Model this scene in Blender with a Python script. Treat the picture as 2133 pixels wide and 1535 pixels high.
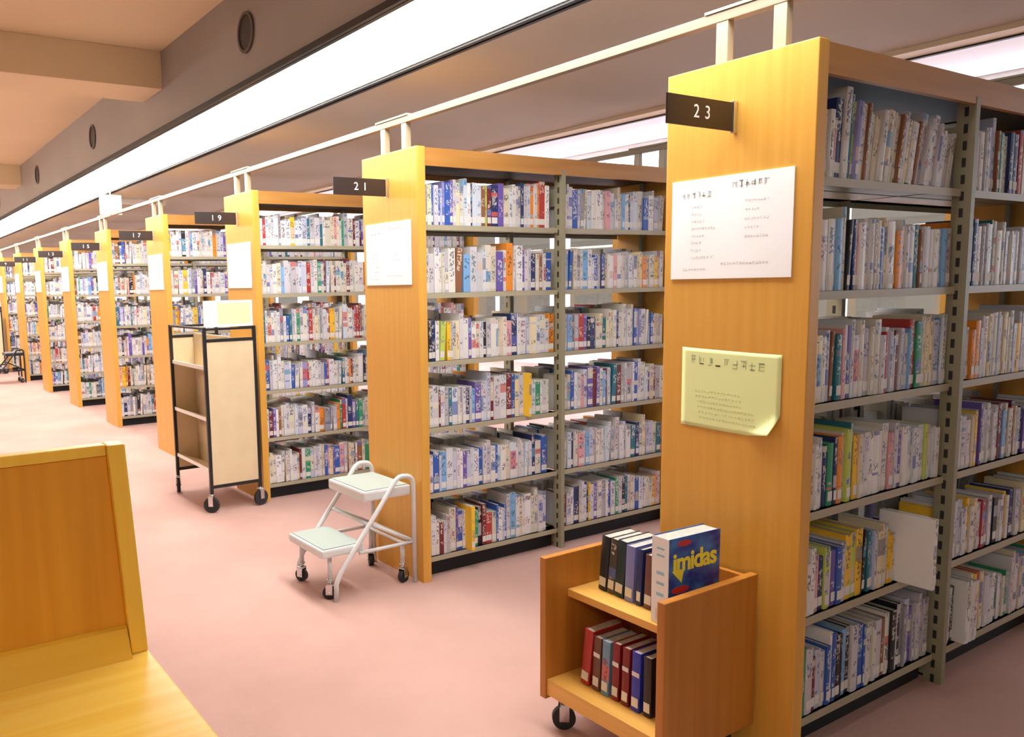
import bpy, bmesh, math, random
from mathutils import Vector, Matrix
sc = bpy.context.scene
for o in list(bpy.data.objects): bpy.data.objects.remove(o)
COL = sc.collection
W, H = 2133, 1535
PI = math.pi

# ------------------------------------------------------------------ camera
CAM = Vector((-2.2169, -1.3607, 1.4621)); YAW, PITCH, ROLL, FPX = .57, -.1252, -.02, 1747.46
PPX, PPY = 841.0, 813.2
fw = Vector((math.sin(YAW)*math.cos(PITCH), math.cos(YAW)*math.cos(PITCH), math.sin(PITCH)))
rt = Vector((math.cos(YAW), -math.sin(YAW), 0)); up = rt.cross(fw)
rt, up = math.cos(ROLL)*rt + math.sin(ROLL)*up, -math.sin(ROLL)*rt + math.cos(ROLL)*up
cd = bpy.data.cameras.new('camera'); cam = bpy.data.objects.new('camera', cd); COL.objects.link(cam)
M = Matrix(((rt.x, up.x, -fw.x), (rt.y, up.y, -fw.y), (rt.z, up.z, -fw.z))).to_4x4()
M.translation = CAM; cam.matrix_world = M
cd.sensor_width = 36; cd.lens = FPX/W*36; cd.shift_x = (W/2-PPX)/W; cd.shift_y = (PPY-H/2)/W
cd.clip_start = .02; cd.clip_end = 200
sc.camera = cam
def px(p):
    d = Vector(p)-CAM; z = d.dot(fw)
    return PPX+FPX*d.dot(rt)/z, PPY-FPX*d.dot(up)/z, z

# ------------------------------------------------------------------ world, exposure
w = bpy.data.worlds.new('World'); sc.world = w; w.use_nodes = True
bg = w.node_tree.nodes['Background']; bg.inputs[0].default_value = (1, .89, .74, 1); bg.inputs[1].default_value = .24
sc.view_settings.view_transform = 'Standard'; sc.view_settings.look = 'None'
sc.view_settings.exposure = 0.16; sc.view_settings.gamma = 1; sc.view_settings.use_curve_mapping = False
STRIP = 17.5          # emission of the long ceiling light
STRIP2 = 26.0          # lights of the window side
def area(name, loc, rot, sx, sy, power, color):
    l = bpy.data.lights.new(name, 'AREA'); l.shape = 'RECTANGLE'; l.size = sx; l.size_y = sy; l.energy = power; l.color = color
    o = bpy.data.objects.new(name, l); COL.objects.link(o); o.location = loc; o.rotation_euler = rot; return o
# daylight outside the window wall
area('daylight_outside_windows', (9.2, 12, 2.2), (0, PI/2, 0), 3.0, 34, 1300, (.78, .86, 1))

# ------------------------------------------------------------------ materials
def mat(name, col, rough=.5, metal=0, emit=None, es=0, spec=.5):
    m = bpy.data.materials.new(name); m.use_nodes = True
    b = m.node_tree.nodes['Principled BSDF']
    b.inputs['Base Color'].default_value = (*col, 1); b.inputs['Roughness'].default_value = rough
    b.inputs['Metallic'].default_value = metal; b.inputs['Specular IOR Level'].default_value = spec
    if emit: b.inputs['Emission Color'].default_value = (*emit, 1); b.inputs['Emission Strength'].default_value = es
    return m
def nd(nt, t, **kw):
    n = nt.nodes.new(t)
    for k, v in kw.items():
        if k in n.inputs: n.inputs[k].default_value = v
        else: setattr(n, k, v)
    return n
def noisy(name, c1, c2, scale=(4, 4, 4), detail=4, rough=.5, bump=0, bscale=None, lo=.35, hi=.65, spec=.5):
    m = mat(name, c1, rough, spec=spec); nt = m.node_tree; L = nt.links.new; b = nt.nodes['Principled BSDF']
    tc = nd(nt, 'ShaderNodeTexCoord'); mp = nd(nt, 'ShaderNodeMapping'); mp.inputs['Scale'].default_value = scale
    no = nd(nt, 'ShaderNodeTexNoise', Scale=1.0, Detail=detail)
    cr = nd(nt, 'ShaderNodeValToRGB'); e = cr.color_ramp.elements
    e[0].position = lo; e[0].color = (*c1, 1); e[1].position = hi; e[1].color = (*c2, 1)
    L(tc.outputs['Object'], mp.inputs[0]); L(mp.outputs[0], no.inputs['Vector']); L(no.outputs[0], cr.inputs[0]); L(cr.outputs[0], b.inputs['Base Color'])
    if bump:
        n2 = nd(nt, 'ShaderNodeTexNoise', Scale=bscale or 200, Detail=2); bp = nd(nt, 'ShaderNodeBump', Strength=bump, Distance=.004)
        L(tc.outputs['Object'], n2.inputs['Vector']); L(n2.outputs[0], bp.inputs['Height']); L(bp.outputs[0], b.inputs['Normal'])
    return m
def wood(name, c1, c2, axis, rough=.38, spec=.5):
    s = [38, 38, 38]; s[axis] = 1.6
    return noisy(name, c1, c2, tuple(s), 5, rough, lo=.3, hi=.72, spec=spec)
OAK1, OAK2 = (.64, .325, .048), (.71, .375, .066)
W_V = wood('oak veneer upright', OAK1, OAK2, 2)
W_X = wood('oak veneer lengthwise', (.42, .19, .04), (.50, .24, .06), 0)
W_EDGE = wood('oak edging', (.62, .27, .045), (.72, .36, .08), 2)
CART = wood('truck wood upright', (.42, .155, .018), (.52, .21, .03), 2)  # darker than the shelves: shade on the truck's near side put into the wood
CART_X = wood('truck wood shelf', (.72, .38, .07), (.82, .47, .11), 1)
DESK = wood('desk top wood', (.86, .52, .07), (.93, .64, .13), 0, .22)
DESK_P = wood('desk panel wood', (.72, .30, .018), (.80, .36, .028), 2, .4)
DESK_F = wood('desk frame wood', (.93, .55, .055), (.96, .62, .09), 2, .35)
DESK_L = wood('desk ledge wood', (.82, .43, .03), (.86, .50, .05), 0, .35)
STEEL = mat('olive grey shelving steel', (.29, .265, .175), .45)
POST = mat('slotted olive grey steel', (.29, .265, .175), .45); nt = POST.node_tree
_tc = nd(nt, 'ShaderNodeTexCoord'); _s = nd(nt, 'ShaderNodeSeparateXYZ'); nt.links.new(_tc.outputs['Object'], _s.inputs[0])
def _m(op, a, c=0):
    n = nd(nt, 'ShaderNodeMath', operation=op)
    for i, v in enumerate((a, c)):
        if isinstance(v, (int, float)): n.inputs[i].default_value = v
        else: nt.links.new(v, n.inputs[i])
    return n.outputs[0]
_yy = _m('ABSOLUTE', _m('SUBTRACT', _m('ABSOLUTE', _m('SUBTRACT', _s.outputs[1], .25215)), .21215))   # both rows, front and back
_mk = _m('MULTIPLY', _m('LESS_THAN', _yy, .0065), _m('LESS_THAN', _m('FRACT', _m('DIVIDE', _s.outputs[2], .055)), .55))
_mx = nd(nt, 'ShaderNodeMix', data_type='RGBA'); nt.links.new(_mk, _mx.inputs[0]); _mx.inputs[6].default_value = (.29, .265, .175, 1); _mx.inputs[7].default_value = (.02, .02, .02, 1)
nt.links.new(_mx.outputs[2], nt.nodes['Principled BSDF'].inputs['Base Color'])
SHELF = mat('beige shelf steel', (.40, .36, .25), .45)
DARK = mat('dark steel', (.045, .042, .04), .6)
KICK_SHADE = mat('black kick plate', (.006, .006, .007), .7)  # shadow under the bottom shelf is put into this black
BLACK = mat('black tube steel', (.012, .012, .014), .35)
RUBBER = mat('black rubber', (.015, .015, .016), .6)
CHROME = mat('bright steel', (.62, .63, .64), .25, 1)
BEIGE = noisy('beige laminate', (.66, .53, .33), (.70, .57, .36), (8, 8, 8), 2, .5)
STOOLW = mat('pale grey painted tube', (.66, .68, .69), .3)
TREAD = mat('grey green tread', (.33, .38, .34), .6)
CREAMP = mat('cream painted steel', (.34, .29, .20), .4)
RAILM = mat('tan painted rail', (.22, .17, .11), .5)
WHITE = mat('white plastic', (.88, .88, .86), .4)
PAPER = mat('white paper', (.92, .945, .98), .7)
GREENP = mat('pale yellow green paper', (.76, .84, .40), .7)
INK = mat('grey ink', (.50, .51, .52), .8)
INKL = mat('faint grey ink', (.70, .72, .74), .8)
INKG = mat('grey green ink', (.44, .52, .29), .8)
INKGL = mat('faint green ink', (.58, .68, .34), .8)
SIGN = mat('dark brown sign plate', (.020, .010, .008), .35)
LETTER = mat('white lettering', (.85, .80, .78), .5)
CEIL_L = noisy('warm cream ceiling', (.76, .63, .42), (.80, .67, .45), (.6, .6, .6), 2, .8)
SOFFIT = noisy('taupe ceiling', (.47, .44, .375), (.53, .49, .42), (.8, .8, .8), 3, .8, .15, 90)
CEIL_R = mat('white ceiling', (.84, .87, .96), .8)
FASC = noisy('grey brown fascia', (.34, .325, .31), (.39, .375, .36), (.7, .7, .7), 3, .55)
TRIMB = mat('black shadow trim', (.01, .01, .012), .5)  # plain black strips along the light and the soffit edge
TRIMC = mat('cream trim', (.80, .72, .55), .5)
LAMP = mat('lit lamp diffuser', (.9, .9, .9), .5, 0, (1, .985, .95), STRIP)
LAMP_ADDED = mat('lit hall lamp', (.9, .9, .9), .5, 0, (1, .97, .92), 15.0)  # glow of the lamps added out of view
LAMP2 = mat('lit lamp diffuser cool', (.9, .9, .9), .5, 0, (.90, .94, 1), STRIP2)
WALLM = mat('off white wall', (.72, .70, .68), .8)
PAGES = noisy('page block', (.44, .42, .37), (.54, .51, .45), (60, 60, 60), 2, .8)
# carpet
CARPET = noisy('pink carpet', (.465, .288, .248), (.54, .345, .300), (1.1, 1.1, 1.1), 5, .95, .5, 320, spec=.15)
# glass
GLASS = bpy.data.materials.new('window glass'); GLASS.use_nodes = True
nt = GLASS.node_tree; nt.nodes.clear(); o_ = nd(nt, 'ShaderNodeOutputMaterial'); mx = nd(nt, 'ShaderNodeMixShader'); mx.inputs[0].default_value = .06
tr = nd(nt, 'ShaderNodeBsdfTransparent'); gl = nd(nt, 'ShaderNodeBsdfGlossy', Roughness=.02)
nt.links.new(tr.outputs[0], mx.inputs[1]); nt.links.new(gl.outputs[0], mx.inputs[2]); nt.links.new(mx.outputs[0], o_.inputs[0])

# printed book covers: base colour from the mesh, lettering and bands from noise in spine coordinates
def make_book_mat():
    m = mat('printed book cover', (.8, .8, .8), .42); nt = m.node_tree; L = nt.links.new; b = nt.nodes['Principled BSDF']
    col = nd(nt, 'ShaderNodeAttribute', attribute_name='cover'); uv = nd(nt, 'ShaderNodeUVMap', uv_map='spine'); rv = nd(nt, 'ShaderNodeUVMap', uv_map='seed')
    s = nd(nt, 'ShaderNodeSeparateXYZ'); r = nd(nt, 'ShaderNodeSeparateXYZ'); L(uv.outputs[0], s.inputs[0]); L(rv.outputs[0], r.inputs[0])
    def mth(op, a, c=None, use=None):
        n = nd(nt, 'ShaderNodeMath', operation=op)
        for i, v in enumerate((a, c)):
            if v is None: continue
            if isinstance(v, (int, float)): n.inputs[i].default_value = v
            else: L(v, n.inputs[i])
        return n.outputs[0]
    U, V, R = s.outputs[0], s.outputs[1], r.outputs[0]
    def noise(x, y, z, det=1):
        c = nd(nt, 'ShaderNodeCombineXYZ')
        for i, v in enumerate((x, y, z)):
            if isinstance(v, (int, float)): c.inputs[i].default_value = v
            else: L(v, c.inputs[i])
        n = nd(nt, 'ShaderNodeTexNoise', Scale=1.0, Detail=float(det)); L(c.outputs[0], n.inputs['Vector']); return n.outputs[0]
    inb = mth('MULTIPLY', mth('LESS_THAN', mth('ABSOLUTE', mth('SUBTRACT', U, .5)), .34), 1.0)
    z97, z31 = mth('MULTIPLY', R, 97.), mth('MULTIPLY', R, 311.)
    glyph = mth('GREATER_THAN', noise(mth('MULTIPLY', U, 3.6), mth('MULTIPLY', V, 85.), z97, 2), .52)
    block = mth('GREATER_THAN', noise(0., mth('MULTIPLY', V, 17.), z31), .49)
    txt = mth('MULTIPLY', mth('MULTIPLY', inb, glyph), block)
    notlab = mth('GREATER_THAN', V, .05)
    txt = mth('MULTIPLY', txt, notlab)
    isU = mth('GREATER_THAN', U, -.5)
    band = mth('MULTIPLY', mth('MULTIPLY', mth('GREATER_THAN', noise(5., mth('MULTIPLY', V, 11.), z97), .61), notlab), isU)
    ramp = nd(nt, 'ShaderNodeValToRGB'); ramp.color_ramp.interpolation = 'CONSTANT'
    cols = [(.02, .02, .03), (.05, .07, .16), (.03, .06, .30), (.10, .09, .09), (.28, .03, .04), (.02, .13, .16), (.03, .03, .05), (.02, .12, .36)]
    e = ramp.color_ramp.elements; e[0].position = 0; e[0].color = (*cols[0], 1); e[1].position = 1/8; e[1].color = (*cols[1], 1)
    for i in range(2, 8): n = e.new(i/8); n.color = (*cols[i], 1)
    L(mth('FRACT', mth('MULTIPLY', R, 13.7)), ramp.inputs[0])
    ramp2 = nd(nt, 'ShaderNodeValToRGB'); ramp2.color_ramp.interpolation = 'CONSTANT'
    cols2 = [(.55, .52, .60), (.10, .14, .42), (.62, .50, .42), (.38, .42, .50), (.60, .12, .10), (.10, .30, .50), (.70, .68, .50), (.2, .2, .24)]
    e = ramp2.color_ramp.elements; e[0].position = 0; e[0].color = (*cols2[0], 1); e[1].position = 1/8; e[1].color = (*cols2[1], 1)
    for i in range(2, 8): n = e.new(i/8); n.color = (*cols2[i], 1)
    L(mth('FRACT', mth('MULTIPLY', R, 29.3)), ramp2.inputs[0])
    # lettering on dark covers is pale
    lum = nd(nt, 'ShaderNodeRGBToBW'); L(col.outputs['Color'], lum.inputs[0])
    pale = nd(nt, 'ShaderNodeMix', data_type='RGBA'); L(mth('LESS_THAN', lum.outputs[0], .22), pale.inputs[0]); L(ramp.outputs[0], pale.inputs[6]); pale.inputs[7].default_value = (.72, .68, .58, 1)
    m1 = nd(nt, 'ShaderNodeMix', data_type='RGBA'); L(mth('MULTIPLY', band, .8), m1.inputs[0]); L(col.outputs['Color'], m1.inputs[6]); L(ramp2.outputs[0], m1.inputs[7])
    m2 = nd(nt, 'ShaderNodeMix', data_type='RGBA'); L(mth('MULTIPLY', txt, .72), m2.inputs[0]); L(m1.outputs[2], m2.inputs[6]); L(pale.outputs[2], m2.inputs[7])
    # call-number sticker low on the spine where the second seed asks for it
    lab = mth('MULTIPLY', mth('MULTIPLY', mth('LESS_THAN', mth('ABSOLUTE', mth('SUBTRACT', V, .030)), .015), mth('LESS_THAN', mth('ABSOLUTE', mth('SUBTRACT', U, .5)), .45)), r.outputs[1])
    m3 = nd(nt, 'ShaderNodeMix', data_type='RGBA'); L(lab, m3.inputs[0]); L(m2.outputs[2], m3.inputs[6]); m3.inputs[7].default_value = (.72, .70, .67, 1)
    L(m3.outputs[2], b.inputs['Base Color'])
    return m
BOOK = make_book_mat()
LABELM = mat('paper spine label', (.72, .70, .67), .6)

# ------------------------------------------------------------------ mesh helpers
class MB:
    def __init__(s): s.bm = bmesh.new()
    def box(s, x0, x1, y0, y1, z0, z1, bev=0, mi=0):
        v = [s.bm.verts.new((x, y, z)) for x in (x0, x1) for y in (y0, y1) for z in (z0, z1)]
        fs = [s.bm.faces.new([v[i] for i in q]) for q in ((0, 1, 3, 2), (4, 6, 7, 5), (0, 4, 5, 1), (2, 3, 7, 6), (0, 2, 6, 4), (1, 5, 7, 3))]
        for f in fs: f.material_index = mi
        if bev:
            es = list({e for f in fs for e in f.edges})
            bmesh.ops.bevel(s.bm, geom=es, offset=bev, segments=2, affect='EDGES', profile=.6)
        return s
    def tube(s, pts, r, n=10, cap=True):
        pts = [Vector(p) for p in pts]; rings = []
        t0 = (pts[1]-pts[0]).normalized(); ref = Vector((0, 0, 1)) if abs(t0.z) < .9 else Vector((0, 1, 0))
        a = t0.cross(ref).normalized()
        for i, p in enumerate(pts):
            if i == 0: t = pts[1]-pts[0]
            elif i == len(pts)-1: t = pts[-1]-pts[-2]
            else: t = (pts[i+1]-p).normalized()+(p-pts[i-1]).normalized()
            t.normalize(); a = (a-t*a.dot(t)).normalized(); b = t.cross(a)
            rings.append([s.bm.verts.new(p+a*math.cos(q*2*PI/n)*r+b*math.sin(q*2*PI/n)*r) for q in range(n)])
        for i in range(len(rings)-1):
            for q in range(n):
                f = s.bm.faces.new((rings[i][q], rings[i][(q+1) % n], rings[i+1][(q+1) % n], rings[i+1][q])); f.smooth = True
        if cap: s.bm.faces.new(rings[0][::-1]); s.bm.faces.new(rings[-1])
        return s
    def cyl(s, c, axis, r, h, n=24, r2=None):
        d = {'X': Vector((1, 0, 0)), 'Y': Vector((0, 1, 0)), 'Z': Vector((0, 0, 1))}[axis]; c = Vector(c)
        return s.tube([c-d*h/2, c+d*h/2], r, n)
    def ring(s, c, axis, ro, ri, h, n=32):
        c = Vector(c); d = {'X': 0, 'Y': 1, 'Z': 2}[axis]; o = [i for i in range(3) if i != d]
        R = []
        for rr, hh in ((ro, -h/2), (ro, h/2), (ri, h/2), (ri, -h/2)):
            row = []
            for q in range(n):
                p = c.copy(); p[o[0]] += math.cos(q*2*PI/n)*rr; p[o[1]] += math.sin(q*2*PI/n)*rr; p[d] += hh; row.append(s.bm.verts.new(p))
            R.append(row)
        for i in range(4):
            for q in range(n): s.bm.faces.new((R[i][q], R[i][(q+1) % n], R[(i+1) % 4][(q+1) % n], R[(i+1) % 4][q]))
        return s
    def prism(s, prof, axis, a, b):
        """closed profile in the two other axes, extruded between a and b"""
        d = 'XYZ'.index(axis); o = [i for i in range(3) if i != d]; rows = []
        for t in (a, b):
            row = []
            for u, v in prof:
                p = [0, 0, 0]; p[o[0]] = u; p[o[1]] = v; p[d] = t; row.append(s.bm.verts.new(p))
            rows.append(row)
        n = len(prof)
        for q in range(n): s.bm.faces.new((rows[0][q], rows[0][(q+1) % n], rows[1][(q+1) % n], rows[1][q]))
        s.bm.faces.new(rows[0][::-1]); s.bm.faces.new(rows[1]); return s
    def build(s, name, m, parent=None, loc=(0, 0, 0)):
        bmesh.ops.recalc_face_normals(s.bm, faces=s.bm.faces)
        me = bpy.data.meshes.new(name); s.bm.to_mesh(me); s.bm.free()
        for x in (m if isinstance(m, (list, tuple)) else [m]): me.materials.append(x)
        o = bpy.data.objects.new(name, me); COL.objects.link(o); o.location = loc
        if parent: o.parent = parent
        return o
def tag(o, label=None, cat=None, group=None, kind=None):
    if label: o['label'] = label
    if cat: o['category'] = cat
    if group: o['group'] = group
    if kind: o['kind'] = kind
    return o
def empty(name, loc=(0, 0, 0), rz=0):
    o = bpy.data.objects.new(name, None); COL.objects.link(o); o.location = loc; o.rotation_euler.z = rz; o.empty_display_size = .1; return o
KIDS = {}
def copy_tree(o, parent=None):
    c = o.copy(); COL.objects.link(c)
    for k in ('label',):
        if parent is None and k in c: del c[k]
    if parent: c.parent = parent
    for ch in [x for x in bpy.data.objects if x.parent == o]: copy_tree(ch, c)
    return c
def struct(o): o['kind'] = 'structure'; return o

# ------------------------------------------------------------------ the room
Y0, Y1 = -4.0, 30.0
XF = -.45; ZS = 2.5; ZL = 2.98; XE = 2.08; ZR = 2.92; XR = 8.0; XL = -8.0
struct(MB().box(XL, XR, Y0, Y1, -.1, 0).build('floor', CARPET))
struct(MB().box(XL, XF-.012, Y0, Y1, ZL, ZL+.1).build('ceiling', CEIL_L))
struct(MB().box(XF, XE, Y0, Y1, ZS+.012, ZR+.1).build('ceiling_soffit', SOFFIT))
struct(MB().box(XF-.012, XF, Y0, Y1, ZS, ZL+.1).build('trim_1', FASC))      # the tall fascia board
struct(MB().box(XE, XR, Y0, Y1, ZR, ZR+.1).build('ceiling_window_side', CEIL_R))
struct(MB().box(XE-.10, XE+.015, Y0, Y1, ZS-.012, ZS+.012).build('trim_2', TRIMC))
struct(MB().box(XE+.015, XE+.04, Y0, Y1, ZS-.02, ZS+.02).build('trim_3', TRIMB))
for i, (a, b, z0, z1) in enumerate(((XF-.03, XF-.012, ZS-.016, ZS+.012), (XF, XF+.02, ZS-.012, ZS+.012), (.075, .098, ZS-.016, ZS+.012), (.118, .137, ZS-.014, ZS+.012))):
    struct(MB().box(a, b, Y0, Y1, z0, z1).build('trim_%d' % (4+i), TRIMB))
for i, y in enumerate((-1.45, 4.19, 9.83, 15.47, 21.1, 26.7)):
    o = MB().box(XL, XF-.012, y, y+.44, ZL-.235, ZL, .004).build('ceiling_beam', CEIL_L); struct(o)
struct(MB().box(XL-.15, XL, Y0, Y1, 0, ZL+.1).build('wall_left', WALLM))
struct(MB().box(XL, XR, Y1, Y1+.15, 0, ZL+.1).build('wall_far', WALLM))
# window wall on the right
mb = MB(); mb.box(XR, XR+.2, Y0, Y1, 0, .75).box(XR, XR+.2, Y0, Y1, 2.55, ZR+.1)
wy = [Y0+i*3.4 for i in range(11)]
for y in wy: mb.box(XR, XR+.2, y-.15, y+.15, .75, 2.55)
struct(mb.build('wall_right', WALLM))
for i in range(10):
    a, b = wy[i]+.15, wy[i+1]-.15
    fr = MB(); m_ = (a+b)/2
    for q in ((a, a+.05), (b-.05, b), (m_-.025, m_+.025)): fr.box(XR+.05, XR+.11, q[0], q[1], .75, 2.55)
    fr.box(XR+.05, XR+.11, a+.05, b-.05, .75, .80).box(XR+.05, XR+.11, a+.05, b-.05, 2.50, 2.55)
    f = struct(fr.build('window_%d' % (i+1), WHITE))
    MB().box(XR+.075, XR+.081, a+.05, b-.05, .80, 2.50).build('pane', GLASS, f)

# long lit strip over the aisle, and the strips of the window side
def strip(x0, x1, y0, y1, z, m, label, zc, drop=0):
    t = empty('ceiling_light', ((x0+x1)/2, y0, z))
    tag(t, label, 'ceiling light')
    c = Vector(t.location)
    d = MB().box(x0+.008-c.x, x1-.008-c.x, .01, y1-y0-.01, -.004-drop, .004).build('diffuser', m, t)
    MB().box(x0-c.x, x0+.008-c.x, 0, y1-y0, -.008 if not drop else -.001, zc-z).box(x1-.008-c.x, x1-c.x, 0, y1-y0, -.008 if not drop else -.001, zc-z).box(x0+.008-c.x, x1-.008-c.x, 0, .01, -.008, zc-z).box(x0+.008-c.x, x1-.008-c.x, y1-y0-.01, y1-y0, -.008, zc-z).build('frame', WHITE, t)
    return t
strip(XF+.022, .073, -.15, 29.5, ZS+.001, LAMP, 'long glowing white light strip along the dark fascia above the aisle', ZS+.0115)
for x, lb in ((4.95, 'glowing cool light strip over the window side, the one nearer the bookcases'), (6.2, 'glowing cool light strip on the white ceiling close to the windows')):
    strip(x, x+.16, 0.4, 29, ZR-.08, LAMP2, lb, ZR, .07)
for i, y in enumerate((5.0, 10.7, 16.4, -3.7)):  # lamps out of view, added to brighten fascia, left floor and desk
    strip(-3.6, -3.25, y, y+(4.4 if y > 0 else 1.8), 2.70, LAMP_ADDED, ['white ceiling lamp hung over the left hall, the nearest of its row', 'white ceiling lamp over the left hall, middle one of its row', 'white ceiling lamp over the left hall, farthest of its row', 'short white ceiling lamp over the left hall, behind the study desk'][i], 2.76, .07)
# round openings in the fascia
vl = ['round dark vent in the fascia, the large one above the nearest lit stretch', 'small round dark vent in the fascia just beyond the first cross beam',
      'tiny round dark vent in the fascia just before the second cross beam', 'dark round vent in the fascia just past the second cross beam',
      'distant round vent in the fascia, sixth bookcase along', 'very distant round vent in the fascia near the third beam']
for i, y in enumerate((2.78, 6.12, 8.75, 11.8, 14.6, 17.6)):
    t = empty('ceiling_vent', (XF-.012, y, 2.742)); tag(t, vl[i], 'vent', 'round vents along the fascia')
    MB().ring((-.006, 0, 0), 'X', .100, .084, .012).build('ring', mat('vent ring %d' % i, (.10, .085, .075), .4), t)
    MB().cyl((-.002, 0, 0), 'X', .083, .004, 32).build('opening', DARK, t)

# ------------------------------------------------------------------ bookcases
S, D, BH, TP, BW = 1.9494, .5043, 2.1, .0523, .8825
ZSH = [.0816, .4057, .7353, 1.0623, 1.3942, 1.7193]; LIP = .025
XP = [TP, TP+BW, TP+2*BW]           # post lines (post centres at XP[1])
XEND = TP+2*BW+.0
def make_bookcase():
    t = empty('bookcase')
    MB().box(0, TP-.004, 0, D, 0, BH, .003).build('end_panel', [W_V], t)
    MB().box(XEND+.004, XEND+TP, 0, D, 0, BH, .003).build('end_panel', [W_V], t)
    MB().box(TP-.004, XEND+.004, .012, D-.012, BH-.022, BH-.002).box(TP-.004, XEND+.004, .012, .032, BH-.085, BH-.022).box(TP-.004, XEND+.004, D-.032, D-.012, BH-.085, BH-.022).build('top_board', W_X, t)
    MB().box(TP, XEND, .034, D-.034, BH-.060, BH-.024).build('top_tray', DARK, t)
    for xc in (TP+.0125, XP[1], XEND-.0125):
        for ya, yb in (((.010, .070), (D-.070, D-.010)) if xc == XP[1] else ((.2435, D-.2435),)):
            mb = MB().box(xc-.0125, xc+.0125, ya, yb, 0, BH-.062)
            mb.build('post', POST, t)
        if xc != XP[1]: continue
        MB().box(xc-.010, xc+.010, .070, D-.070, 1.86, 1.95).build('crossbar', STEEL, t)
        MB().box(xc-.010, xc+.010, .070, D-.070, .02, .075).build('crossbar', STEEL, t)
    for b in range(2):
        xa, xb = (TP+.001, XP[1]-.0145) if b == 0 else (XP[1]+.0145, XEND-.001)
        for z in ZSH:
            for side in (0, 1):
                m = MB(); f = (lambda a, b_: (a, b_)) if side == 0 else (lambda a, b_: (D-b_, D-a))
                y = f(.045, .243); m.box(xa+(.025 if b == 0 else 0), xb-(.025 if b else 0), *y, z+LIP-.004, z+LIP)
                y = f(.045, .104); m.box(xa, xb, *y, z+LIP-.004, z+LIP)
                y = f(.042, .045); m.box(xa, xb, *y, z, z+LIP)
                y = f(.240, .243); m.box(xa, xb, *y, z+LIP, z+LIP+.022)
                m.build('shelf', SHELF, t)
        for ya, yb in ((.085, .10), (D-.10, D-.085)):
            MB().box(xa, xb, ya, yb, .0, .081).build('kick_plate', KICK_SHADE, t)
    MB().box(TP+.03, XEND-.03, D/2-.002, D/2+.002, .3, 1.02).build('centre_bar', DARK, t) if 0 else None
    return t
NB = 12
base_lb = {0: 'tall oak ended bookcase closest to the camera, notices on its end panel',
           1: 'oak ended bookcase with the pale grey step stool at its end',
           2: 'oak ended bookcase behind the black framed book trolley',
           3: 'oak ended bookcase just beyond the black framed book trolley',
           4: 'oak ended bookcase, first one standing clear past the trolley'}
bc0 = make_bookcase()
ordw = ['first', 'second', 'third', 'fourth', 'fifth', 'sixth', 'seventh', 'eighth', 'ninth', 'tenth', 'eleventh', 'twelfth', 'thirteenth', 'fourteenth', 'fifteenth', 'sixteenth', 'seventeenth', 'eighteenth', 'nineteenth', 'twentieth',
        'twenty-first', 'twenty-second', 'twenty-third', 'twenty-fourth', 'twenty-fifth', 'twenty-sixth', 'twenty-seventh', 'twenty-eighth', 'twenty-ninth', 'thirtieth', 'thirty-first', 'thirty-second', 'thirty-third', 'thirty-fourth', 'thirty-fifth', 'thirty-sixth']
for k in range(NB):
    o = bc0 if k == 0 else copy_tree(bc0)
    o.location = (0, k*S, 0)
    tag(o, base_lb.get(k, 'oak ended bookcase in the receding row, %s behind the step stool bookcase' % ordw[max(0, k-2)]), 'bookcase', 'oak ended bookcases in a row along the aisle')

# rails over the cases with their struts
def rail(x, lb):
    t = empty('ceiling_rail', (x, 0, 2.235)); tag(t, lb, 'rail')
    MB().box(-.016, .016, -.6, NB*S+2, -.012, .018, .002).build('bar', RAILM, t)
    mb = []
    for k in range(NB):
        for y in (.13, .32): MB().box(-.014, .014, k*S+y-.02, k*S+y+.02, -.135, -.0125).build('strut', CREAMP, t)
        MB().box(-.02, .02, k*S+.09, k*S+.38, .0185, .027).build('clamp', STEEL, t)
rail(.030, 'long cream steel rail on short struts above the aisle ends of the bookcases')
rail(XEND+TP-.03, 'cream steel rail on struts above the window ends of the bookcases')

# number signs
def text_obj(s, size, m, parent, loc, rot, extrude=.0006, name='lettering', space=1.0):
    c = bpy.data.curves.new(name, 'FONT'); c.body = s; c.size = size; c.extrude = extrude; c.offset = .0022 if name == 'title' else 0; c.align_x = 'CENTER'; c.align_y = 'CENTER'; c.space_character = space
    c.materials.append(m); o = bpy.data.objects.new(name, c); COL.objects.link(o); bpy.context.view_layer.update()
    me = bpy.data.meshes.new_from_object(o); bpy.data.objects.remove(o); o = bpy.data.objects.new(name, me); COL.objects.link(o); o.parent = parent; o.location = loc; o.rotation_euler = rot; return o
for k in range(NB):
    t = empty('number_sign', (0, k*S+.252, 1.932)); num = 23-2*k
    tag(t, 'dark brown number plate reading %d on an oak bookcase end' % num, 'sign', 'number plates on the bookcase ends')
    MB().box(-.305, -.016, -.003, .003, -.041, .041, .0012).build('plate', SIGN, t)
    MB().box(-.018, -.0008, -.006, .006, -.046, .046, .001).build('bracket', CHROME, t)
    text_obj(' '.join(str(num)), .052, LETTER, t, (-.158, -.0036, 0), (PI/2, 0, 0), space=1.15)

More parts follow.
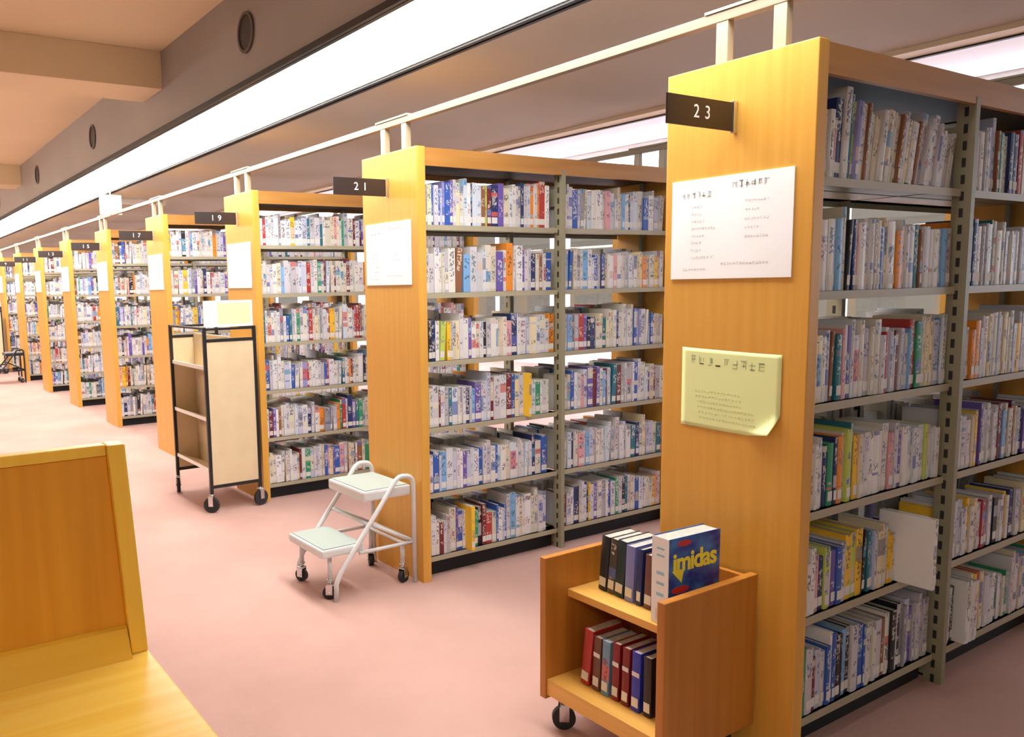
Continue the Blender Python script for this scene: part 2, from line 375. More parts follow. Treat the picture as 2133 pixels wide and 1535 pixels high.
# notices on the end panels
rn = random.Random(5)
def glyphs(mb, x, y0, z0, n, h, step, r, slope=0):
    """rows of stroke clusters like printed characters, on a face looking along -X (y decreases to the reader's right)"""
    for i in range(n):
        yc = y0-i*step; zc = z0+slope*i
        for q in range(r.randint(3, 5)):
            if r.random() < .55:
                zz = zc+r.uniform(-.45, .45)*h; l = r.uniform(.5, .95)*step*.4
                mb.box(x-.0003, x, yc-l, yc+l, zz-h*.05, zz+h*.05)
            else:
                yy = yc+r.uniform(-.32, .32)*step; l = r.uniform(.4, .95)*h*.5
                mb.box(x-.0003, x, yy-h*.05, yy+h*.05, zc-l, zc+l)
def notice(k, y0, y1, z0, z1, lb, seed):
    r = random.Random(seed); t = empty('notice', (-.0008, k*S+(y0+y1)/2, (z0+z1)/2)); w_, h_ = (y1-y0)/2, (z1-z0)/2
    tag(t, lb, 'notice', 'white notices on the bookcase ends')
    mb = MB(); N = 8
    mb.box(-.004, 0, -w_, w_, -h_, h_, .0006).build('sheet', PAPER, t)
    big = MB(); glyphs(big, -.0042, w_-.045, h_-.048, 6, .022, .019, r); glyphs(big, -.0042, -.02, h_-.030, 6, .026, .021, r)
    big.build('heading', INK, t)
    sm = MB()
    for j in range(8): glyphs(sm, -.0042, w_-.08, h_-.085-j*.022, r.choice((4, 5, 9)), .009, .010, r)
    for j in range(5): glyphs(sm, -.0042, -.06, h_-.080-j*.026, r.choice((5, 8)), .008, .010, r)
    glyphs(sm, -.0042, .02, -h_+.045, 15, .009, .011, r); glyphs(sm, -.0042, w_-.05, -h_+.03, 8, .008, .011, r)
    sm.build('small_print', INKL, t)
nl = ['large white printed notice on the oak end of the closest bookcase', 'white notice on the oak end above the step stool', 'white notice on the oak end above the black framed trolley',
      'white notice on the oak end just past the black framed trolley']
for k in range(NB):
    notice(k, .055, .475, 1.462, 1.768, nl[k] if k < 4 else 'white notice on the oak end that carries number plate %d' % (23-2*k), k+3)
# the yellow-green sheet with a curled corner
t = empty('notice', (-.0008, .249, 1.121)); tag(t, 'pale yellow green sheet with a curling corner on the closest oak end', 'notice', 'yellow green notices')
bm = bmesh.new(); N = 20; gv = {}
for i in range(N+1):
    for j in range(N+1):
        y = .175-.35*i/N; z = .125-.25*j/N
        y2 = y*(1.0) ; z2 = z - .006*math.sin(i/N*PI*.5) - (.012*(i/N) if j == N else 0)*0
        q = max(0, (i/N-.78))+max(0, (j/N-.80)); q = q if (i/N > .78 and j/N > .80) else max(0, (i+j)/N-1.72)
        d_ = max(0, (i+j)/N-1.70)
        gv[i, j] = bm.verts.new((-.0015-.16*d_**1.3, y2+.06*d_, z2+.05*d_))
for i in range(N):
    for j in range(N): f = bm.faces.new((gv[i, j], gv[i+1, j], gv[i+1, j+1], gv[i, j+1])); f.smooth = True
m_ = MB(); m_.bm.free(); m_.bm = bm; so = m_.build('sheet', GREENP, t); sd = so.modifiers.new('thick', 'SOLIDIFY'); sd.thickness = .0006; sd.offset = 0
g = MB(); r = random.Random(11); glyphs(g, -.0020, .130, .090, 9, .030, .030, r, -.0016); g.build('heading', INKG, t)
g = MB()
for j in range(6): glyphs(g, -.0020, .120-.004*j, -.010-.017*j, r.choice((17, 20, 14)), .007, .012, r, -.0003)
g.build('small_print', INKGL, t)

# ------------------------------------------------------------------ books
WHITES = [(.72, .70, .70), (.66, .64, .66), (.60, .58, .62), (.74, .72, .68), (.68, .64, .57), (.56, .55, .60), (.64, .65, .70), (.77, .76, .77), (.62, .60, .52), (.52, .54, .68), (.60, .66, .74), (.66, .58, .44), (.48, .46, .50)]
CC = dict(blue=(.03, .10, .42), navy=(.015, .03, .13), black=(.015, .015, .02), red=(.42, .04, .035), maroon=(.17, .02, .025), orange=(.78, .26, .02), yellow=(.85, .52, .03), green=(.03, .28, .14), lime=(.50, .60, .12),
          purple=(.14, .09, .38), teal=(.02, .16, .22), brown=(.26, .11, .05), pink=(.70, .35, .36), sky=(.20, .42, .72), cream=(.76, .66, .42), grey=(.30, .30, .33), violet=(.30, .28, .58), white=(.78, .77, .77))
def cname(c):
    for k, v in CC.items():
        if v == c: return k
    l = sum(c)/3; return 'white' if c[2] >= c[0]-.03 and l > .68 else ('pale grey' if c[2] >= c[0]-.04 else 'off-white')
# colours seen in the photograph, by image column, for the two near cases: (case, bay, row from top) -> {column: colour}
SEEN = {(0, 0, 0): {1738: 'cream', 1748: 'navy', 1768: 'teal', 1776: 'lime', 1800: 'brown', 1870: 'brown', 1905: 'brown', 1888: 'cream'},
        (0, 0, 1): {1725: 'white', 1745: 'sky', 1772: 'black', 1790: 'white', 1798: 'white', 1820: 'red', 1833: 'blue', 1843: 'cream', 1852: 'white', 1868: 'orange', 1880: 'white', 1905: 'teal', 1914: 'brown', 1962: 'sky'},
        (0, 0, 2): {1708: 'cream', 1718: 'white', 1728: 'brown', 1752: 'pink', 1766: 'purple', 1865: 'maroon', 1892: 'sky', 1900: 'red', 1909: 'green', 1927: 'cream', 1937: 'cream', 1955: 'sky'},
        (0, 0, 3): {1700: 'white', 1718: 'navy', 1726: 'green', 1738: 'navy', 1750: 'orange', 1762: 'lime', 1772: 'teal', 1782: 'yellow', 1812: 'white', 1822: 'white', 1852: 'cream', 1858: 'pink', 1870: 'purple', 1925: 'lime'},
        (0, 0, 4): {1690: 'white', 1702: 'pink', 1710: 'navy', 1722: 'lime', 1738: 'purple', 1745: 'blue', 1768: 'yellow', 1778: 'lime', 1787: 'yellow', 1797: 'black', 1832: 'cream', 1858: 'yellow', 1866: 'cream', 1880: 'navy'},
        (0, 0, 5): {1695: 'maroon', 1726: 'blue', 1733: 'blue', 1742: 'black', 1752: 'black', 1762: 'cream', 1771: 'black', 1785: 'blue', 1793: 'blue', 1800: 'blue', 1835: 'brown', 1862: 'black', 1868: 'black', 1878: 'grey', 1893: 'purple'},
        (0, 1, 0): {2030: 'violet', 2045: 'white', 2075: 'brown', 2083: 'green', 2106: 'navy', 2112: 'navy', 2127: 'red'},
        (0, 1, 1): {2022: 'blue', 2032: 'navy', 2063: 'teal', 2110: 'white'},
        (0, 1, 2): {1998: 'maroon', 2008: 'navy', 2025: 'orange', 2032: 'orange', 2060: 'cream', 2092: 'cream', 2118: 'yellow'},
        (0, 1, 3): {1990: 'grey', 2033: 'yellow', 2040: 'purple', 2083: 'maroon', 2090: 'sky', 2128: 'black'},
        (0, 1, 4): {1976: 'grey', 2018: 'yellow', 2026: 'cream', 2055: 'violet', 2062: 'sky', 2075: 'black', 2090: 'yellow', 2105: 'navy', 2111: 'navy'},
        (0, 1, 5): {1978: 'black', 1994: 'white', 2030: 'yellow', 2042: 'cream', 2070: 'teal'},
        (1, 0, 0): {891: 'cream', 903: 'blue', 915: 'blue', 927: 'violet', 935: 'blue', 950: 'cream', 1005: 'brown', 1010: 'lime', 1016: 'maroon', 1028: 'navy', 1036: 'navy', 1042: 'purple', 1110: 'orange', 1122: 'orange'},
        (1, 0, 1): {975: 'sky', 1037: 'purple', 1088: 'purple', 1145: 'blue'},
        (1, 0, 2): {900: 'navy', 918: 'lime', 935: 'yellow', 950: 'cream', 980: 'purple', 1072: 'navy', 1110: 'cream'},
        (1, 0, 3): {975: 'navy', 1022: 'maroon', 1058: 'maroon', 1092: 'yellow', 1102: 'cream', 985: 'sky'},
        (1, 0, 4): {905: 'blue', 924: 'sky', 972: 'purple', 1005: 'blue', 1032: 'blue'},
        (1, 0, 5): {918: 'maroon', 952: 'purple', 960: 'blue', 975: 'yellow', 988: 'green', 997: 'black', 1010: 'maroon', 1022: 'red', 1034: 'blue', 1055: 'blue', 1070: 'sky'},
        (1, 1, 0): {1195: 'blue', 1212: 'grey', 1270: 'pink', 1345: 'blue'},
        (1, 1, 1): {1180: 'sky', 1222: 'sky', 1240: 'blue', 1335: 'cream', 1363: 'yellow'},
        (1, 1, 2): {1183: 'sky', 1193: 'grey', 1221: 'purple', 1235: 'navy', 1265: 'cream', 1275: 'cream', 1330: 'violet'},
        (1, 1, 3): {1190: 'blue', 1240: 'maroon', 1260: 'sky', 1285: 'maroon', 1353: 'purple', 1365: 'maroon'},
        (1, 1, 4): {1190: 'navy', 1210: 'pink', 1225: 'sky', 1328: 'navy', 1368: 'teal'},
        (1, 1, 5): {1175: 'maroon', 1222: 'navy', 1268: 'blue', 1330: 'blue'}}
PAL_ODD = ['blue', 'navy', 'black', 'red', 'maroon', 'orange', 'yellow', 'green', 'purple', 'sky', 'cream', 'grey', 'violet', 'brown', 'teal', 'pink']
class Bk: pass
ALL = []
def fill(k, bay, row, side):
    """one shelf of books; x positions in case space, spines towards the aisle of that side"""
    r = random.Random(k*1000+bay*100+row*10+side*5+77)
    xa, xb = (TP+.004, XP[1]-.018) if bay == 0 else (XP[1]+.018, XEND-.004)
    z = ZSH[5-row]+LIP
    end = xb-r.choice((.015, .02, .03, .06, .03, .04))*(1 if k else .7)
    x = xa+r.uniform(.001, .004); hb = r.uniform(.180, .212)
    lean0 = 0; out = []
    while x < end-.012:
        b = Bk(); th = r.choice((.012, .015, .018, .02, .022, .025, .028, .034, .04)) if k or side else r.choice((.013, .016, .018, .021, .023, .026, .030, .036))
        if r.random() < .12: hb = r.uniform(.175, .225)
        b.h = min(.262, max(.165, hb+r.gauss(0, .010)+(.028 if r.random() < .06 else 0))); b.d = min(.185, b.h*.70+r.gauss(0, .005))
        b.th = th; b.lean = 0
        if k == 0 and row == 0 and bay == 0 and side == 0:
            b.lean = math.radians(2+9*max(0, min(1, (x-.12)/.5))) if x > .12 else 0
        elif r.random() < .05 and out and out[-1].lean == 0: b.lean = math.radians(r.uniform(1.5, 4))
        b.y = r.uniform(.050, .062); b.c = r.choice(WHITES) if r.random() < .70 else CC[r.choice(PAL_ODD)]
        b.seed = r.random(); b.lab = 1 if r.random() < .75 else 0
        adv = th/math.cos(b.lean)+.0006
        if b.lean > (out[-1].lean if out else 0)+.001: adv += 0.0; x += math.sin(b.lean-(out[-1].lean if out else 0))*0.0
        if out and b.lean < out[-1].lean-.005:      # room for the top of the leaning book before
            x += math.tan(out[-1].lean)*min(out[-1].h, b.h)+.001
        if x+adv+math.sin(b.lean)*b.h > xb: break
        b.x = x; b.z = z; b.k = k; b.bay = bay; b.row = row; b.side = side; b.stick = 0; x += adv; out.append(b)
    sp = SEEN.get((k, bay, row)) if side == 0 else None
    if sp is not None:
        for b in out: b.u = px((b.x+b.th/2, k*S+b.y, z+.1))[0]
        for b in out:
            if b.c in CC.values() and r.random() < .55: b.c = r.choice(WHITES)
        for u, c in sp.items():
            c_ = [b for b in out if abs(b.u-u) < 14]
            if c_: min(c_, key=lambda b: abs(b.u-u)).c = CC[c]
    if k == 0 and side == 0 and bay == 0 and row == 4:       # the book pulled well out at the end of the shelf
        q = min(range(len(out)-1), key=lambda i: abs(out[i].x-.668))
        b = out[q]; b.y = -.060; b.h = .238; b.d = .178; b.c = (.78, .77, .78); b.lean = 0; b.stick = 1
        b = out[q+1]; b.y = -.052; b.h = .222; b.c = CC['navy']; b.lean = 0; b.stick = 1
    if k == 0 and side == 0 and bay == 1 and row == 5:
        for b in out:
            if 1985 < b.u < 2012: b.y = .015; b.stick = 2
    if k == 1 and side == 0 and bay == 0 and (row == 5 or row == 3):
        t_ = 975 if row == 5 else 1092
        b = min(out, key=lambda b: abs(b.u-t_)); b.y = .005; b.stick = 2; b.h = max(b.h, .23); b.th = min(b.th, .022)
    for i, b in enumerate(out): b.i = i; b.n = len(out)
    ALL.extend(out)
for k in range(NB):
    for side in (0, 1):
        for bay in range(2):
            for row in range(6): fill(k, bay, row, side)
for b in ALL:
    b.area = 0
    if b.side or b.k > 1: continue
    y = b.k*S+b.y; P = [px((b.x+dx, y, b.z+dz)) for dx in (0, b.th) for dz in (0, b.h)]
    us = [p[0] for p in P]; vs = [p[1] for p in P]; uc = sum(us)/4
    lim = 2133 if b.k == 0 else 1383
    vis = max(0, min(lim, max(us))-max(0, min(us)))/(max(us)-min(us))
    if vis < .5: continue
    b.area = (max(us)-min(us))*(P[0][1]-P[1][1])*vis+(5000 if b.stick == 1 else 0)
NCART = 14
rank = sorted([b for b in ALL if b.area > 0], key=lambda b: -b.area)
CH = set(id(b) for b in rank[:300-NCART])

def paint(me, data):
    """data: one (colour, seed, label flag, [(u,v) per corner]) per polygon"""
    ca = me.color_attributes.new('cover', 'FLOAT_COLOR', 'CORNER'); u1 = me.uv_layers.new(name='spine'); u2 = me.uv_layers.new(name='seed')
    c = []; a = []; b = []
    for p, d in zip(me.polygons, data):
        for q in range(p.loop_total): c += [*d[0], 1]; a += d[3][q]; b += [d[1], d[2]]
    ca.data.foreach_set('color', c); u1.data.foreach_set('uv', a); u2.data.foreach_set('uv', b)
NOUV = [(-1, .3)]*4
def cover_mesh(th, h, d, c, seed, lab, rnd=.25, plain=False):
    """bound cover: spine at y=0 (slightly rounded), two boards going to +y; local x 0..th"""
    t = .0016; V = []; F = []; Dt = []
    n = 4; so = min(.0022, th*rnd*.4)
    outer = [(i/n*th, -math.sin(i/n*PI)*so) for i in range(n+1)]; inner = [(t+(th-2*t)*i/n, t*1.3-math.sin(i/n*PI)*so*.5) for i in range(n+1)]
    prof = [(0, d)]+outer+[(th, d), (th-t, d)]+inner[::-1]+[(t, d)]
    m = len(prof)
    for z in (0, h):
        for x, y in prof: V.append((x, y, z))
    for i in range(m):
        j = (i+1) % m; F.append((i, j, j+m, i+m))
        if 1 <= i <= n and not plain: u0, u1_ = (i-1)/n, i/n; Dt.append((c, seed, lab, [(u0, 0), (u1_, 0), (u1_, h), (u0, h)]))
        else: Dt.append((c, seed, 0, NOUV))
    no = n+1
    # end caps: strips between outer and inner
    cap = [(0, 1, m-2, m-1)]
    for i in range(n): cap.append((1+i, 2+i, m-3-i, m-2-i))
    cap.append((no, no+1, no+2, no+3))
    for q in cap:
        F.append(tuple(q)); Dt.append((c, seed, 0, NOUV)); F.append(tuple(x+m for x in q[::-1])); Dt.append((c, seed, 0, NOUV))
    me = bpy.data.meshes.new('book'); me.from_pydata(V, [], F); me.materials.append(BOOK); paint(me, Dt); return me
def boxmesh(name, x0, x1, y0, y1, z0, z1, m):
    me = bpy.data.meshes.new(name)
    me.from_pydata([(x, y, z) for x in (x0, x1) for y in (y0, y1) for z in (z0, z1)], [], [(0, 1, 3, 2), (4, 6, 7, 5), (0, 4, 5, 1), (2, 3, 7, 6), (0, 2, 6, 4), (1, 5, 7, 3)])
    me.materials.append(m); return me
def make_book(th, h, d, c, seed, label, group, lab=True, labz=.030, plain=False):
    me = cover_mesh(th, h, d, c, seed, 0, plain=plain); o = bpy.data.objects.new('book', me); COL.objects.link(o)
    tag(o, label, 'book', group)
    p = bpy.data.objects.new('page_block', boxmesh('page_block', .0018, th-.0018, .0030, d-.004, .003, h-.003, PAGES)); COL.objects.link(p); p.parent = o
    if lab:
        s = bpy.data.objects.new('spine_label', boxmesh('spine_label', th*.10, th*.90, -.0030, -.0024 if th > .02 else -.0018, labz-.015, labz+.015, LABELM)); COL.objects.link(s); s.parent = o
    return o
rowname = ['top shelf', 'second shelf down', 'third shelf down', 'fourth shelf down', 'fifth shelf down', 'bottom shelf']
for b in ALL:
    if id(b) not in CH: continue
    cn = cname(b.c); kind = 'book' if b.h < .225 else 'tall book'
    if b.th < .017: kind = 'thin '+kind
    elif b.th > .031: kind = 'thick '+kind
    case = 'bookcase %d' % (23-2*b.k)
    if b.bay == 0:
        if b.i <= b.n/2: pos = ('against' if b.i == 0 else ordw[b.i]+' from')+' the oak end panel'
        else: pos = ('against' if b.i == b.n-1 else ordw[b.n-1-b.i]+' from')+' the middle steel post'
    else: pos = (ordw[b.i] if b.i else 'immediately')+' beyond the middle steel post'
    lb = '%s %s %s, %s, %s' % (cn, kind, pos, rowname[b.row], case)
    if b.stick: lb = '%s %s pulled out past its row, %s of %s' % (cn, kind, rowname[b.row], case)
    if b.stick and b.k == 0 and b.bay == 1: lb = '%s %s jutting out %s, %s' % (cn, kind, pos, rowname[b.row])
    g_ = 'books on the %s of bookcase %d, %s bay' % (rowname[b.row], 23-2*b.k, 'first' if b.bay == 0 else 'second')
    o = make_book(b.th, b.h, b.d, b.c, b.seed, lb, g_, b.lab)
    o.location = (b.x, b.k*S+b.y, b.z+.0005); o.rotation_euler.y = b.lean
    if b.lean > 0: o.location.z += math.sin(b.lean)*b.th
# everything past the 300 largest: one object
V = []; F = []; Dt = []; MI = []
for b in ALL:
    if id(b) in CH: continue
    y0 = b.k*S+(b.y if b.side == 0 else D-b.y); sg = 1 if b.side == 0 else -1; n = len(V)
    cl, sl = math.cos(b.lean), math.sin(b.lean)
    for x in (0, b.th):
        for y in (0, b.d):
            for z in (0, b.h): V.append((b.x+x*cl+z*sl, y0+sg*y, b.z+.0005+z*cl+(b.th-x)*sl))
    sp = [(0, 0), (1, 0), (1, b.h), (0, b.h)]
    for q, kind in (((0, 1, 3, 2), 0), ((4, 6, 7, 5), 0), ((0, 4, 5, 1), 1), ((2, 3, 7, 6), 2), ((1, 5, 7, 3), 2)):
        F.append(tuple(n+i for i in q)); MI.append(1 if kind == 2 else 0)
        Dt.append((b.c, b.seed, b.lab if kind == 1 else 0, sp if kind == 1 else NOUV))
me = bpy.data.meshes.new('books'); me.from_pydata(V, [], F); me.materials.append(BOOK); me.materials.append(PAGES); paint(me, Dt)
me.polygons.foreach_set('material_index', MI)
o = bpy.data.objects.new('books', me); COL.objects.link(o)
tag(o, 'rows of mostly white paperbacks filling the shelves of the bookcases further back', 'books', None, 'stuff')

# ------------------------------------------------------------------ casters
def caster(t, x, y, top, r=.045, yaw=0, wh=RUBBER):
    """returns a caster part: fork, with its wheel as a sub-part"""
    c_ = empty('caster', (x, y, 0)); c_.parent = t; c_.rotation_euler.z = yaw
    MB().cyl((0, 0, top-.004), 'Z', .016, .008, 16).tube([(0, 0, top-.008), (0, 0, r*2+.012)], .008, 10).box(-.016, .016, -.017, .017, r*2+.004, r*2+.012, .002).box(-.012, .020, -.018, -.0155, r-.008, r*2+.006).box(-.012, .020, .0155, .018, r-.008, r*2+.006).cyl((.004, 0, r), 'Y', .006, .040, 12).build('fork', CHROME if wh is RUBBER else BLACK, c_)
    MB().cyl((.004, 0, r), 'Y', r, .024, 28).build('wheel', RUBBER, c_)
    return c_

# ------------------------------------------------------------------ black framed book trolley
def make_trolley():
    t = empty('book_trolley'); L_, W_ = .70, .34      # local y 0..L, x 0..W
    r = .011
    for y in (0, L_):
        for x in (0, W_):
            MB().box(x-r, x+r, y-r, y+r, .125, 1.215, .002).build('leg', BLACK, t)
        MB().box(r, W_-r, y-r, y+r, 1.120, 1.140, .002).build('crossbar', BLACK, t)
        MB().box(r, W_-r, y-r, y+r, .160, .182, .002).build('crossbar', BLACK, t)
        MB().box(r, W_-r, y-.006, y+.006, 1.195, 1.210, .002).build('crossbar', BLACK, t)
        MB().box(r, W_-r, y-.007, y+.007, .182, 1.120).build('end_panel', BEIGE, t)
    for x in (0, W_): MB().box(x-.008, x+.008, r, L_-r, 1.20, 1.215, .002).build('side_rail', BLACK, t)
    for z in (.275, .612, .948):
        sh = MB()
        sh.prism([(.004, z+.012), (W_/2-.009, z-.045), (W_/2-.009, z-.060), (.004, z-.004)], 'Y', .013, L_-.013)
        sh.prism([(W_-.004, z+.012), (W_/2+.009, z-.045), (W_/2+.009, z-.060), (W_-.004, z-.004)], 'Y', .013, L_-.013)
        sh.build('shelf', BEIGE, t)
        for x in (.002, W_-.002):
            e = MB().box(x-.003, x+.003, .013, L_-.013, z-.008, z+.016).build('shelf_edge', WHITE, t)
    MB().box(W_/2-.008, W_/2+.008, .010, L_-.010, .20, 1.15).build('divider', BEIGE, t)
    for i, (x, y) in enumerate(((0, 0), (W_, 0), (0, L_), (W_, L_))): caster(t, x, y, .125, .052, (2.4, .3, 1.3, 1.9)[i])
    return t
tro = make_trolley(); tro.location = (-.385, 3.855, 0); tag(tro, 'beige book trolley with black tube frame beside the third bookcase end', 'trolley', 'black framed book trolleys')
t2 = copy_tree(tro); t2.location = (-.44, 15.35, 0); tag(t2, 'distant beige trolley far down the aisle, cut by the picture edge', 'trolley')
# sign standing on the trolley
def trolley_sign(loc, lb):
    t = empty('notice', loc); tag(t, lb, 'notice', 'yellow green notices')
    MB().box(-.17, .165, -.002, .002, .0, .165, .0008).build('board', WHITE, t)
    MB().box(-.075, .150, -.0032, -.0021, .012, .150).build('sheet', GREENP, t)
    MB().box(-.165, .16, -.015, .030, -.004, 0).build('stand', WHITE, t)
trolley_sign((-.210, 3.865, 1.2195), 'white and yellow green card standing on top of the nearer trolley')
trolley_sign((-.265, 15.36, 1.2195), 'yellow green card on the distant trolley at the picture edge')

# ------------------------------------------------------------------ step stool
def make_stool(frame, tread):
    t = empty('step_stool')       # local: x 0 (front) .. .45 (back), y 0..0.40
    def arc(p0, c, p1, n=5):
        return [(1-s)**2*Vector(p0)+2*s*(1-s)*Vector(c)+s*s*Vector(p1) for s in [i/n for i in range(n+1)]]
    for y in (0, .395):
        pts = [Vector((.004, y, 0)), Vector((.006, y, .075))]
        pts += arc((.006, y, .08), (.012, y, .10), (.03, y, .13), 3)
        pts += [Vector((.31, y, .485))]+arc((.33, y, .512), (.352, y, .545), (.38, y, .545), 4)
        pts += arc((.41, y, .542), (.440, y, .535), (.445, y, .50), 4)+[Vector((.447, y, 0))]
        MB().tube(pts, .0115, 12).build('side_frame', frame, t)
        yy = y+(.012 if y == 0 else -.012)
        MB().tube([(.14, yy, .205), (.445, yy, .205)], .009, 10).build('brace', frame, t)
        MB().tube([(.215, yy, .330), (.43, yy, .215)], .009, 10).build('brace', frame, t)
    MB().tube([(.435, .012, .215), (.435, .383, .215)], .009, 10).build('brace', frame, t)
    MB().tube([(.20, .012, .330), (.20, .383, .330)], .009, 10).build('brace', frame, t)
    def plat(x0, x1, z, sk):
        p = empty('step', (0, 0, 0)); p.parent = t
        MB().box(x0, x1, .016, .379, z-sk, z, .010).build('tray', frame, p)
        MB().box(x0+.014, x1-.010, .028, .367, z+.0002, z+.004, .0015).build('tread', tread, p)
    plat(.175, .44, .492, .050)
    plat(-.055, .17, .248, .040)
    for i, (x, y) in enumerate(((0.0, .05), (0.0, .350), (.40, .040), (.40, .350))):
        z = .21 if x < .1 else .206
        MB().tube([(x, y, .095), (x, y, z)], .011, 12).build('leg', frame, t)
        caster(t, x, y, .098, .032, (2.5, 2.0, .4, 1.2)[i])
    MB().tube([(.40, .040, .200), (.40, .35, .200)], .008, 8).build('brace', frame, t)
    return t
st = make_stool(STOOLW, TREAD); st.location = (-.470, 1.990, 0); tag(st, 'pale grey two step stool on casters beside the second bookcase end', 'step stool', 'step stools along the aisle')
st2 = make_stool(BLACK, mat('dark tread', (.10, .10, .11), .6)); st2.location = (-.50, 13.45, 0); tag(st2, 'small dark step stool far down the aisle at the picture edge', 'step stool', 'step stools along the aisle')

# ------------------------------------------------------------------ small wooden book truck and its books
t = empty('book_truck', (0, 0, 0)); tag(t, 'small two shelf wooden book truck in front of the closest bookcase', 'book truck')
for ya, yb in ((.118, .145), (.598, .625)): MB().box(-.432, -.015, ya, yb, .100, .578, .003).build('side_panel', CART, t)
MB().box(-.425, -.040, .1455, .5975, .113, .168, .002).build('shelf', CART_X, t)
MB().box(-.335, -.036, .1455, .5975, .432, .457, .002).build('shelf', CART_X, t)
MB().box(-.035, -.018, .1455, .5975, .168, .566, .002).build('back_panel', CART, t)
for x, y, a in ((-.38, .18, .5), (-.38, .56, 2.5), (-.07, .18, 1.), (-.07, .56, .2)): caster(t, x, y, .1125, .038, a)
# books on the truck face -X; x axis of the book -> -y here
def truck_book(yc, th, h, d, x, z, lean, c, seed, lb, lab=True, grp='books on the wooden truck', labz=.03):
    o = make_book(th, h, d, c, seed, lb, grp, lab, labz, plain=not('ornate' in lb or 'patterned' in lb))
    # local +y (depth) -> world +X ; local +x (thickness) -> world -Y
    o.rotation_euler = (0, 0, -PI/2); o.location = (x, yc+th/2, z+.0008)
    if lean:
        o.rotation_mode = 'XYZ'; mtx = Matrix.Rotation(lean, 4, 'X') @ Matrix.Rotation(-PI/2, 4, 'Z'); o.rotation_euler = mtx.to_euler()
        o.location.z += abs(math.sin(lean))*th if lean > 0 else 0
    return o
UZ = .457; ln = math.radians(5)
g1, g2 = 'books on the upper shelf of the wooden truck', 'books on the lower shelf of the wooden truck'
truck_book(.520, .034, .185, .13, -.255, UZ, ln, (.010, .018, .024), .11, 'black book with pale label, leftmost on the upper shelf of the wooden truck', grp=g1)
truck_book(.484, .030, .185, .13, -.255, UZ, ln, (.06, .06, .05), .62, 'black and gold ornate book, second from left, upper shelf of wooden truck', grp=g1)
truck_book(.447, .036, .188, .14, -.258, UZ, ln, (.008, .035, .045), .93, 'dark teal book with crest and white label, upper shelf of wooden truck', grp=g1)
truck_book(.402, .034, .182, .13, -.262, UZ, ln*.5, (.21, .24, .56), .45, 'lavender blue book on the upper shelf of the wooden truck', grp=g1)
truck_book(.362, .018, .182, .13, -.262, UZ, ln*.5, CC['navy'], .27, 'thin navy book between lavender and brown books on the wooden truck', grp=g1)
truck_book(.325, .032, .172, .13, -.262, UZ, ln*.5, (.16, .06, .05), .74, 'brown book with pale label beside the large blue and white volume', grp=g1)
# lower shelf
LZ = .168
truck_book(.500, .036, .190, .14, -.352, LZ, ln*1.2, (.42, .025, .02), .36, 'bright red leaning book, leftmost on the lower shelf of wooden truck', grp=g2)
truck_book(.452, .030, .178, .13, -.352, LZ, ln*.6, (.15, .055, .03), .55, 'brown book with white top band, lower shelf of the wooden truck', grp=g2)
truck_book(.412, .030, .180, .13, -.354, LZ, ln*.5, (.16, .30, .46), .84, 'blue and white patterned book, lower shelf of the wooden truck', grp=g2)
truck_book(.371, .028, .186, .13, -.352, LZ, ln*.4, (.22, .008, .012), .21, 'dark red book left of its orange topped twin, lower truck shelf', grp=g2)
truck_book(.331, .028, .186, .13, -.352, LZ, ln*.4, (.20, .008, .012), .68, 'dark red book with orange top, next to the bright blue book', grp=g2)
truck_book(.288, .032, .188, .13, -.354, LZ, ln*.3, (.025, .035, .42), .39, 'bright blue book with white band on the lower shelf of wooden truck', grp=g2)
truck_book(.245, .028, .186, .13, -.350, LZ, 0, (.02, .012, .016), .18, 'nearly black book half hidden by the wooden truck side, lower shelf', grp=g2)
for o, z, c in [(x, .120, c) for x in bpy.data.objects if x.name.startswith('book') and x.get('group') == g2 for c in ((.70, .66, .62),)]:
    if 'band' in o['label'] or 'dark red' in o['label']:
        th = o.dimensions.x; m_ = boxmesh('title_band', th*.06, th*.94, -.0031, -.0024, .112, .126, LABELM)
        b_ = bpy.data.objects.new('title_band', m_); COL.objects.link(b_); b_.parent = o
# the large volume with its printed cover turned to the camera
root = empty('book', (-.318, .262, UZ+.0005), math.radians(-3)); tag(root, 'thick almanac with white spine and blue cover lettered in yellow, on wooden truck', 'book', g1)
bw, bt, bh = .215, .064, .262       # depth (x), thickness (-y), height
BLUE = noisy('blue marbled cover', (.008, .02, .26), (.05, .20, .58), (14, 14, 20), 4, .3)
WSP = mat('white glossy spine', (.84, .86, .88), .3)
MB().box(0, bw, -bt, -bt+.002, 0, bh, .0006).build('front_cover', BLUE, root)
MB().box(0, bw, -.002, 0, 0, bh).build('back_cover', BLUE, root)
MB().box(-.0022, 0, -bt+.0004, -.0004, 0, bh).build('spine', WSP, root)
MB().box(.0005, bw-.004, -bt+.0022, -.0022, .003, bh-.003).build('page_block', PAGES, root)
YEL = mat('yellow print', (.90, .80, .06), .4); REDP = mat('red print', (.55, .03, .03), .4); SKYP = mat('pale blue print', (.30, .55, .72), .5)
tx = text_obj('imidas', .080, YEL, root, (.108, -bt-.0006, .186), (PI/2, 0, 0), .0004, 'title', .92); tx['label'] = 'yellow title lettering'
MB().cyl((.050, -bt-.0003, .085), 'Y', .001, .0006, 8).build('dot', REDP, root) if 0 else None
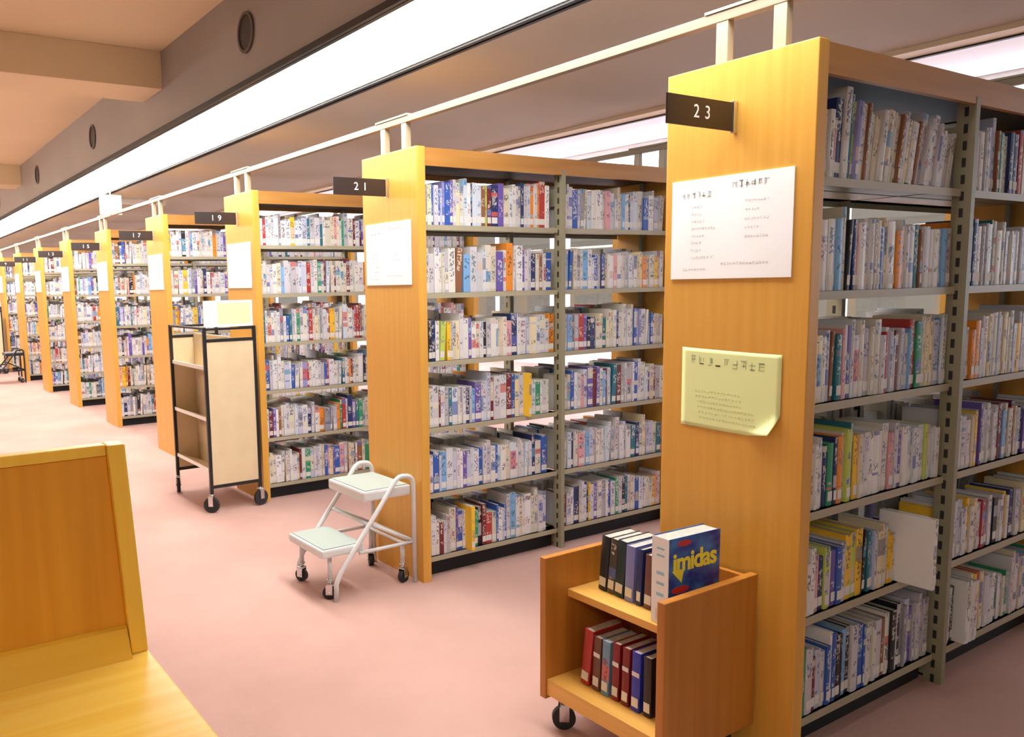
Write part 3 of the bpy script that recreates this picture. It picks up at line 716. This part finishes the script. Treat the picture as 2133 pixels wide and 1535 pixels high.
def oval(cx, cz, a, b_, nm, m):
    mb = MB(); v0 = []
    n = 24
    for yy in (-bt-.0009, -bt-.0001): v0.append([mb.bm.verts.new((cx+a*math.cos(i*2*PI/n), yy, cz+b_*math.sin(i*2*PI/n))) for i in range(n)])
    mb.bm.faces.new(v0[0]); mb.bm.faces.new(v0[1][::-1])
    for i in range(n): mb.bm.faces.new((v0[0][i], v0[0][(i+1) % n], v0[1][(i+1) % n], v0[1][i]))
    return mb.build(nm, m, root)
oval(.048, .105, .036, .011, 'red_badge', REDP); oval(.145, .060, .030, .007, 'red_badge', REDP); oval(.062, .243, .028, .009, 'red_badge', REDP)
MB().prism([(.012, .165), (.062, .165), (.052, .125)], 'Y', -bt-.0008, -bt-.0001).build('yellow_badge', YEL, root)
mb = MB()
for z, h2 in ((.226, .006), (.205, .006), (.150, .010), (.120, .008), (.085, .010)): mb.box(-.0030, -.0022, -bt+.016, -.020, z, z+h2)
mb.build('spine_print', SKYP, root)
MB().box(-.0031, -.0022, -bt+.018, -.018, .012, .045).build('spine_label', LABELM, root)

# ------------------------------------------------------------------ study carrel in the left foreground
t = empty('study_desk', (-1.775, .36, 0)); tag(t, 'glossy golden wooden study desk with a raised back panel, left foreground', 'desk')
def lean_box(x0, x1, y0, y1, z0, z1, sx=-.022):
    mb = MB(); mb.box(x0, x1, y0, y1, z0, z1, .003)
    for v in mb.bm.verts: v.co.x += sx*(v.co.z-.72)/.44 if v.co.z > .72 else 0
    return mb
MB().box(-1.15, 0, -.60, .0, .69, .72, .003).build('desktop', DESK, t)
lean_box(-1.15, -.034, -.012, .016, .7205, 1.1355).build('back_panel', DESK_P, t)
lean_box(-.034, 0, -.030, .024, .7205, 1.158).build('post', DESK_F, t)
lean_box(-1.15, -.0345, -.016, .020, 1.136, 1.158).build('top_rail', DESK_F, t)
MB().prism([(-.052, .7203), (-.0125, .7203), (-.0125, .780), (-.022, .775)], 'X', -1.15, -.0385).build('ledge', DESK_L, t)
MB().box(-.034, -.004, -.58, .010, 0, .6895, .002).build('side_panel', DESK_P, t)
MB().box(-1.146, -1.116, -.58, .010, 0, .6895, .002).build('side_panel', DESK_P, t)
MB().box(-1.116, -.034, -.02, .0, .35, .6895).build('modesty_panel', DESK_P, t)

# ------------------------------------------------------------------ hanging box sign and batten further down the aisle
t = empty('hanging_sign', (0, 7.62, 2.235)); tag(t, 'small white box sign hanging under the ceiling above the bookcase rail', 'sign')
MB().box(-.085, .125, -.03, .03, 0, .195, .006).build('box', WHITE, t)
MB().tube([(.02, 0, .195), (.02, 0, ZS-2.235+.012)], .008).build('stem', STEEL, t)
t = empty('ceiling_batten', (.30, 8.72, ZS-.045)); tag(t, 'white batten fixed across the ceiling behind the small box sign', 'batten')
MB().box(0, .62, -.03, .03, 0, .057, .004).build('body', WHITE, t)
